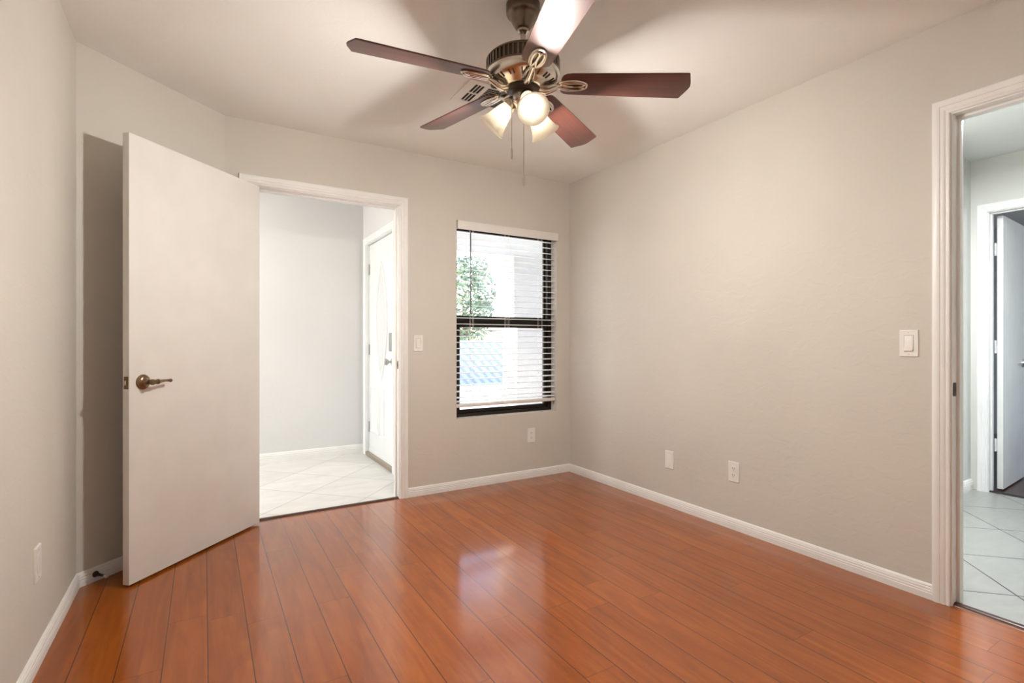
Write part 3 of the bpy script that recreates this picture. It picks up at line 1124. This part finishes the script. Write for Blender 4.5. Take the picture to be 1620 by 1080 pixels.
light_switch((1.309, YB, 1.088), 0, 'white rocker light switch between the foyer doorway and the window')
light_switch((XR, 1.036, 1.092), -PI / 2, 'white rocker light switch beside the hall doorway frame')
outlet((2.273, YB, 0.341), 0, 'white duplex outlet on the wall under the window')
outlet((XR, 1.907, 0.336), -PI / 2, 'white duplex outlet low on the long right wall')
blank_plate((XR, 2.393, 0.312), -PI / 2, 'white blank cover plate low on the right wall, next to the outlet')
blank_plate((XL, 2.33, 0.345), PI / 2, 'white cover plate low on the left wall near the open door')

# ------------------------------------------------------------------ door stop on the diagonal baseboard
dpos = a + du * 0.072 + dn * 0.0125
ds = empty('door_stop', (dpos.x, dpos.y, 0.033), math.atan2(dn.y, dn.x) - PI / 2)
FS = Matrix.Rotation(-PI / 2, 4, 'X')      # local z -> +y
m = MB()
m.lathe([(0, -.003), (.0135, -.003), (.0138, .002), (.012, .005), (.009, .010), (.0065, .024), (.0052, .042), (.005, .058), (.0065, .060), (.0065, .063), (0, .063)], 20, FS)
m.build('stop_post', DARK_METAL, ds)
m = MB()
m.lathe([(0, .061), (.0080, .061), (.0088, .066), (.0075, .074), (.004, .077), (0, .077)], 18, FS)
m.build('rubber_tip', RUBBER, ds)
tag(ds, 'small dark bronze door stop on the baseboard behind the open door', 'door stop')

# ------------------------------------------------------------------ ceiling vent
vx, vy, vw, vh = 1.345, 2.475, 0.36, 0.26
cv = empty('ceiling_vent', (vx, vy, H))
m = MB()
x0, x1, y0, y1 = -vw / 2, vw / 2, -vh / 2, vh / 2
bw_ = 0.032
for (p0, p1) in (((x0, y0), (x1, y0 + bw_)), ((x0, y1 - bw_), (x1, y1)), ((x0, y0 + bw_), (x0 + bw_ + .012, y1 - bw_)), ((x1 - bw_ - .012, y0 + bw_), (x1, y1 - bw_))):
    m.box((p0[0], p0[1], -.007), (p1[0], p1[1], 0))
m.build('frame', PLASTIC, cv, bevel=.002)
MB().box((x0 + .03, y0 + .03, -.0015), (x1 - .03, y1 - .03, -.0003)).build('duct_opening', SLOT, cv)
# two banks of louvres across the left third, then fins running along x
m = MB()
ix0, ix1, iy0, iy1 = x0 + bw_ + .012, x1 - bw_ - .012, y0 + bw_, y1 - bw_
for k in range(4):
    xx = ix0 + .0 + k * .019
    m.add([(xx - .004, iy0, -.0065), (xx + .0015, iy0, -.0065), (xx + .005, iy0, -.001), (xx + .003, iy0, -.001),
           (xx - .004, iy1, -.0065), (xx + .0015, iy1, -.0065), (xx + .005, iy1, -.001), (xx + .003, iy1, -.001)],
          [(0, 1, 2, 3), (4, 5, 6, 7), (0, 1, 5, 4), (1, 2, 6, 5), (2, 3, 7, 6), (3, 0, 4, 7)])
m.box((ix0, (iy0 + iy1) / 2 - .005, -.0068), (ix0 + .062, (iy0 + iy1) / 2 + .005, -.001))
m.box((ix0 + .058, iy0, -.007), (ix0 + .078, iy1, -.001))
m.build('louvers', PLASTIC, cv)
m = MB()
nf = 11
for k in range(nf):
    yy = iy0 + (k + .5) * (iy1 - iy0) / nf
    m.add([(ix0 + .078, yy - .007, -.0065), (ix0 + .078, yy - .005, -.0072), (ix0 + .078, yy + .006, -.0015), (ix0 + .078, yy + .004, -.0012),
           (ix1, yy - .007, -.0065), (ix1, yy - .005, -.0072), (ix1, yy + .006, -.0015), (ix1, yy + .004, -.0012)],
          [(0, 1, 2, 3), (4, 5, 6, 7), (0, 1, 5, 4), (1, 2, 6, 5), (2, 3, 7, 6), (3, 0, 4, 7)])
m.build('fins', PLASTIC, cv)
tag(cv, 'white ceiling air register partly hidden behind the fan', 'vent')

# ------------------------------------------------------------------ ceiling fan
FC = FWD * 2.039 + RGT * 0.044
fan = empty('ceiling_fan', (FC.x, FC.y, H))


def fz(z):      # world height -> local
    return z - H


def fdir(phi):
    """unit vector; phi measured from the direction of the camera towards its right"""
    p = math.radians(phi)
    return RGT * math.sin(p) - FWD * math.cos(p)


def P(prof):
    return [(r, fz(z)) for r, z in prof]


m = MB()
m.lathe(P([(0, 2.4395), (.066, 2.4395), (.068, 2.434), (.066, 2.428), (.068, 2.422), (.0665, 2.402), (.064, 2.396), (.057, 2.392), (.051, 2.384), (.043, 2.364), (.034, 2.350), (.029, 2.342), (.025, 2.339), (0, 2.338)]), 40)
m.build('canopy', PEWTER, fan)
m = MB()
m.lathe(P([(0, 2.343), (.021, 2.343), (.024, 2.336), (.023, 2.328), (.014, 2.320), (.0105, 2.318), (.0105, 2.275), (.018, 2.273), (.020, 2.262), (.028, 2.256), (.03, 2.246), (0, 2.246)]), 28)
m.build('downrod', NICKEL, fan)
m = MB()
m.lathe(P([(0, 2.252), (.045, 2.252), (.075, 2.247), (.112, 2.234), (.134, 2.222), (.143, 2.214), (.147, 2.209), (.147, 2.206), (.1420, 2.2045), (.1420, 2.1665), (.147, 2.165), (.1475, 2.160), (.1445, 2.156)]), 64)
mh = m.build('motor_housing', PEWTER, fan)
m = MB()
for k in range(50):
    a_ = 2 * PI * k / 50
    r_ = Matrix.Rotation(a_, 4, 'Z')
    m.prism([(.1405, -.0044), (.1468, -.0036), (.1468, .0036), (.1405, .0044)], fz(2.1655), fz(2.2052), r_)
m.build('cooling_ribs', PEWTER, mh)
m = MB()
m.lathe(P([(.1424, 2.1667), (.1432, 2.1667), (.1432, 2.2043), (.1424, 2.2043)]), 64, closed=True)
m.build('rib_recess_shade', DARK_METAL, mh)  # dark ring paints shade into the recess between the ribs
m = MB()
m.lathe(P([(.146, 2.158), (.1465, 2.152), (.143, 2.140), (.134, 2.128), (.120, 2.120), (.102, 2.114), (.086, 2.110), (.080, 2.106), (.070, 2.102), (0, 2.102)]), 64)
for k in range(30):
    a_ = 2 * PI * (k + .5 + (.18 if k % 2 else -.18)) / 30
    r0, z0, r1, z1 = .106, 2.1145, .128, 2.1235
    c_, s_ = math.cos(a_), math.sin(a_)
    m.tube([(r0 * c_, r0 * s_, fz(z0)), ((r0 + r1) / 2 * c_, (r0 + r1) / 2 * s_, fz(2.1178)), (r1 * c_, r1 * s_, fz(z1))], .0026, 8, mi=1)
bowl = m.build('motor_bowl', [NICKEL, DARK_METAL], fan)
bowl['label'] = 'shiny brushed nickel bowl'
m = MB()
m.lathe(P([(0, 2.104), (.066, 2.104), (.068, 2.098), (.062, 2.092), (.048, 2.090), (0, 2.090)]), 40)
m.build('flywheel', DARK_METAL, fan)
m = MB()
m.lathe(P([(0, 2.092), (.040, 2.092), (.043, 2.087), (.043, 2.050), (.0455, 2.048), (.0455, 2.042), (.040, 2.037), (.030, 2.028), (.022, 2.020), (.012, 2.014), (.010, 2.006), (.006, 2.001), (0, 2.000)]), 40)
m.build('switch_housing', NICKEL, fan)

# blades: (phi, tip height)
RT = 0.672
# the five blades are evenly made but hang a little unevenly, as measured
blades = [(92.0, 2.127), (150.5, 2.112), (222.5, 2.148), (293.5, 2.130), (14.5, 2.128)]
PITCH = math.radians(-12.5)


def blade_outline():
    up = [(.150, .030), (.156, .044), (.168, .0535), (.190, .0570), (.30, .0605), (.45, .0650), (.600, .0690), (.645, .0700), (.6495, .0670), (.6640, .0300), (.6695, .0150), (.672, 0)]
    return up + [(x, -y) for x, y in reversed(up[:-1])]


def blade_frame(phi, ztip):
    d = fdir(phi)
    zr = 2.126
    slope = math.atan2(ztip - zr, RT)
    az = math.atan2(d.y, d.x)
    return Matrix.Translation((0, 0, fz(zr))) @ Matrix.Rotation(az, 4, 'Z') @ Matrix.Rotation(-slope, 4, 'Y') @ Matrix.Rotation(PITCH, 4, 'X')


for bi, (phi, zt_) in enumerate(blades):
    B = blade_frame(phi, zt_)
    o = MB().prism(blade_outline(), -.003, .003).build('blade', BLADE, fan, bevel=.001, smooth=30)
    o.matrix_local = B
    # blade iron: cast arm from the flywheel ending in a two-lobed oval loop screwed to the blade
    m = MB()
    zu = -.0095

    def lobe(sy, n=22):
        pts = []
        for i in range(n):
            t_ = 2 * PI * i / n
            x_ = .196 - .047 * math.cos(t_)
            w_ = .0095 * math.sin(t_) * (1 + .35 * math.cos(t_ + PI))
            pts.append((x_, sy * .0095 + w_, zu - .002))
        return pts
    m.tube(lobe(1), .0048, 8, closed=True)
    m.tube(lobe(-1), .0048, 8, closed=True)
    m.tube([(.196 - .058 * math.cos(2 * PI * i / 32), .0265 * math.sin(2 * PI * i / 32), zu + .003) for i in range(32)], .0055, 8, closed=True)
    m.tube([(.066, 0, -.026), (.085, 0, -.034), (.105, 0, -.030), (.125, 0, -.018), (.140, 0, -.011), (.152, 0, zu)], [.013, .0105, .009, .009, .009, .008], 12)
    m.tube([(.066, .012, -.024), (.095, .020, -.030), (.125, .016, -.018), (.146, .004, -.010)], [.006, .0055, .005, .004], 8)
    m.tube([(.066, -.012, -.024), (.095, -.020, -.030), (.125, -.016, -.018), (.146, -.004, -.010)], [.006, .0055, .005, .004], 8)
    arm = m.build('blade_arm', NICKEL, fan)
    arm.matrix_local = B
    m = MB()
    m.prism([(.196 - .060 * math.cos(2 * PI * i / 32), .029 * math.sin(2 * PI * i / 32)) for i in range(32)], -.0068, -.0030)
    bp = m.build('mounting_plate', PEWTER, arm, bevel=.001)
    for xs in (.160, .196, .232):
        m = MB()
        m.lathe([(0, -.012), (.0045, -.0105), (.005, -.0068), (0, -.0068)], 12, Matrix.Translation((xs, 0, 0)))
        m.build('screw', NICKEL, arm)

# light kit: three arms, sockets, bell shades, bulbs
for phi in (15.0, 135.0, 255.0):
    d = fdir(phi)
    ax = (d * 0.70 + Vector((0, 0, -0.714))).normalized()
    neck = d * 0.055 + Vector((0, 0, fz(2.045)))
    q_ = ax.to_track_quat('Z', 'Y').to_matrix().to_4x4()
    S = Matrix.Translation(neck) @ q_
    m = MB()
    st = d * 0.030 + Vector((0, 0, fz(2.064)))
    m.tube([st, st + d * .012 + Vector((0, 0, .004)), neck - ax * .030], [.0085, .009, .010], 12)
    m.lathe([(0, -.034), (.013, -.034), (.018, -.030), (.023, -.022), (.0245, -.010), (.0275, -.004), (.0275, .006), (.0255, .006), (.0235, 0), (0, -.002)], 32, S)
    m.tube([S @ Vector((.0275, 0, .001)), S @ Vector((.034, 0, .001))], .0028, 8)
    sock = m.build('lamp_holder', NICKEL, fan)
    m = MB()
    outer = [(.0245, .002), (.0262, .010), (.0305, .022), (.0355, .040), (.0395, .058), (.0440, .076), (.0505, .094), (.0580, .107), (.0632, .1135)]
    inner = [(r - .0032, z) for r, z in reversed(outer)]
    inner[0] = (.0610, .1150)
    m.lathe(outer + inner, 48, S, closed=True)
    m.build('lamp_shade', FROST, sock)
    m = MB()
    prof = [(0, .008), (.013, .008), (.0135, .028), (.0165, .036), (.0235, .048), (.0285, .058), (.0305, .068), (.0290, .079), (.0230, .090), (.0130, .0965), (0, .0985)]
    m.lathe(prof, 28, S)
    m.build('bulb', BULBM, sock)
    glow = bpy.data.lights.new('fan_lamp', 'AREA')
    glow.shape = 'DISK'
    glow.size = 0.088
    glow.energy = FAN_LAMP
    glow.color = (1.0, 0.98, 0.92)
    gl_o = bpy.data.objects.new('fan_lamp', glow)
    gl_o.location = FC + Vector((0, 0, H)) + neck + ax * 0.129
    gl_o.rotation_euler = (d + Vector((0, 0, -0.62))).to_track_quat('-Z', 'Y').to_euler()
    COL.objects.link(gl_o)

# pull chains
for (dl, dd, ztop, zend) in ((-.045, -.020, 2.050, 1.815), (0.002, -.040, 2.040, 1.706)):
    base = RGT * dl + FWD * dd
    m = MB()
    z = ztop
    m.tube([base * 0.9 + Vector((0, 0, fz(ztop + .006))), base + Vector((0, 0, fz(ztop)))], .003, 8)
    while z > zend + .045:
        m.ball((base.x, base.y, fz(z)), .0023, 6, 4)
        z -= .0037
    m.tube([(base.x, base.y, fz(ztop)), (base.x, base.y, fz(zend + .04))], .0007, 5)
    ch = m.build('pull_chain', NICKEL, fan)
    m = MB()
    m.lathe(P([(0, zend + .045), (.0025, zend + .045), (.0035, zend + .040), (.0042, zend + .030), (.0042, zend + .010), (.0036, zend + .004), (.002, zend), (0, zend)]), 14, Matrix.Translation((base.x, base.y, 0)))
    m.build('chain_fob', NICKEL, ch)
tag(fan, 'five-blade ceiling fan with cherry blades, pewter motor and three lit frosted glass shades', 'ceiling fan')


# ------------------------------------------------------------------ fill lamps added out of view
def fill_light(loc, label, r=.17):
    o = empty('fill_ceiling_light', loc)
    m_ = MB()
    m_.lathe([(0, 0), (r + .01, 0), (r + .012, -.015), (r, -.022), (0, -.022)], 40)
    m_.build('base', CHROME, o)
    m_ = MB()
    m_.lathe([(r - .004, -.022), (r - .006, -.035), (r * .85, -.052), (r * .55, -.066), (0, -.072)], 40)
    m_.build('diffuser', DIFFUSER, o)
    return tag(o, label, 'ceiling light')


fill_light((-0.6, 4.37, FH), 'added round flush light, out of sight, brightening the foyer')
fill_light((3.5, 1.0, H), 'added round flush light, out of sight, brightening the hall')

# windows that let the daylight into the foyer and the far room
for nm, (u0, u1, z0, z1), to3, lab in (
        ('window_2', (3.77, 4.97, .35, 2.35), lambda u, d, z: (FXL - .06 + d, u, z), 'tall window at the left end of the foyer'),
        ('window_3', (6.0, 7.2, .85, 2.05), lambda u, d, z: (u, -1.69 + d, z), 'window of the room beyond the hall')):
    w_ = empty(nm, to3((u0 + u1) / 2, 0, z0))
    m = MB()
    def cb(ua, ub, za, zb, d=.025):
        p = [to3(u, dd, zz) for zz in (za, zb) for (u, dd) in ((ua, -d), (ub, -d), (ub, d), (ua, d))]
        m.add(p, [(0, 1, 2, 3), (4, 5, 6, 7), (0, 1, 5, 4), (1, 2, 6, 5), (2, 3, 7, 6), (3, 0, 4, 7)])
    cb(u0, u0 + .05, z0, z1); cb(u1 - .05, u1, z0, z1); cb(u0 + .05, u1 - .05, z0, z0 + .05); cb(u0 + .05, u1 - .05, z1 - .05, z1)
    zm = (z0 + z1) / 2
    cb(u0 + .05, u1 - .05, zm - .02, zm + .02)
    m.build('window_frame', BRONZE_FRAME, w_, w_.location)
    m = MB()
    cb(u0 + .05, u1 - .05, z0 + .05, zm - .02, .002); cb(u0 + .05, u1 - .05, zm + .02, z1 - .05, .002)
    m.build('glass_pane', GLASS, w_, w_.location)
    tag(w_, lab, 'window', kind='structure')

# ------------------------------------------------------------------ outside the window
structure('ground', MB().box((-15, 3.0, -0.30), (30, 40, -0.13)), GRAVEL, 'pale gravel yard outside the window', 'ground')
structure('porch_floor', MB().box((FXR + .12, YO, -0.13), (7.5, 6.3, -0.03)), CONCRETE, 'concrete porch slab outside the window', 'floor')
structure('porch_ceiling', MB().box((FXR + .12, YO, 2.72), (7.5, 6.2, 2.85)), PORCH_WHITE, 'white porch ceiling outside the window', 'ceiling')
structure('porch_beam', MB().box((FXR + .12, 5.62, 2.20), (7.5, 5.95, 2.72)), PORCH_WHITE, 'white beam carried by the porch column', 'beam')
col_ = MB().box((3.44, 5.6, -.03), (4.02, 5.97, 2.20)).box((3.36, 5.55, 1.36), (4.10, 6.02, 2.20))
structure('porch_column', col_, STUCCO, 'stucco porch column seen through the blind', 'column', bevel=.008)

# fence
fn = empty('garden_fence', (9.5, 13.0, -.13))
MB().box((3.0, 12.98, -.10), (16.0, 13.03, 1.09)).build('fence_panel', FENCE, fn, fn.location)
MB().box((3.0, 12.96, 1.09), (16.0, 13.05, 1.13)).build('top_rail', FENCEP, fn, fn.location)
for k in range(6):
    MB().box((3.0 + k * 2.58, 12.95, -.13), (3.09 + k * 2.58, 12.98, 1.13)).build('fence_post', FENCEP, fn, fn.location)
tag(fn, 'pale blue-grey lattice fence in the yard beyond the porch', 'fence')

# tree
rng = random.Random(4)
tr = empty('tree', (7.15, 15.0, -.13))
m = MB()
m.tube([(0, 0, 0), (.05, .02, .5), (.02, .0, 1.0), (.06, .05, 1.5)], [.10, .085, .075, .06], 12)
for k in range(9):
    a_ = k * 2.4
    L_ = .6 + .4 * rng.random()
    m.tube([(.04, .03, 1.0 + .05 * k), (.04 + .5 * L_ * math.cos(a_), .03 + .5 * L_ * math.sin(a_), 1.5 + .1 * k), (.04 + L_ * math.cos(a_), .03 + L_ * math.sin(a_), 1.7 + .14 * k)], [.035, .022, .01], 8)
m.build('trunk', BARK, tr)
m = MB()
for k in range(1900):
    th_ = rng.random() * 2 * PI
    ph_ = math.acos(rng.uniform(-1, 1))
    rr_ = .35 + .65 * rng.random() ** .5
    c = Vector((1.15 * rr_ * math.sin(ph_) * math.cos(th_), .9 * rr_ * math.sin(ph_) * math.sin(th_), 2.6 + 1.6 * rr_ * math.cos(ph_)))
    d1 = Vector((rng.uniform(-1, 1), rng.uniform(-1, 1), rng.uniform(-.9, .5))).normalized()
    s1 = d1.orthogonal().normalized()
    s1 = Matrix.Rotation(rng.random() * 6.28, 3, d1) @ s1
    n1 = d1.cross(s1)
    L_ = rng.uniform(.16, .34)
    w_ = L_ * .16
    m.add([c, c + d1 * L_ * .4 + s1 * w_ + n1 * .01, c + d1 * L_, c + d1 * L_ * .4 - s1 * w_ + n1 * .01, c + d1 * L_ * .4 - n1 * .006],
          [(0, 1, 4), (1, 2, 4), (2, 3, 4), (3, 0, 4)])
m.build('foliage', LEAF, tr, smooth=0)
tag(tr, 'leafy green tree in the yard, seen through the upper left of the window', 'tree')

yu = empty('yucca', (6.45, 13.75, -.13))
m = MB()
m.tube([(0, 0, 0), (.02, .01, .5), (0, 0, .95)], [.07, .06, .05], 10)
m.build('stem', BARK, yu)
m = MB()
for k in range(46):
    a_ = k * 2.39996
    el = math.radians(-15 + 95 * (k / 45.0))
    d1 = Vector((math.cos(a_) * math.cos(el), math.sin(a_) * math.cos(el), math.sin(el)))
    s1 = Vector((-math.sin(a_), math.cos(a_), 0))
    n1 = s1.cross(d1)
    c = Vector((0, 0, .85 + .12 * k / 45))
    L_ = rng.uniform(.42, .58)
    m.add([c - s1 * .012, c + s1 * .012, c + d1 * L_ * .5 + s1 * .02 + n1 * .01, c + d1 * L_ + n1 * -.03, c + d1 * L_ * .5 - s1 * .02 + n1 * .01, c + d1 * L_ * .5 - n1 * .006],
          [(0, 1, 5), (1, 2, 5), (2, 3, 5), (3, 4, 5), (4, 0, 5), (0, 4, 3, 2, 1)])
m.build('leaves', LEAF, yu, smooth=0)
tag(yu, 'spiky yucca rising just above the lattice fence, below the leafy tree', 'plant')
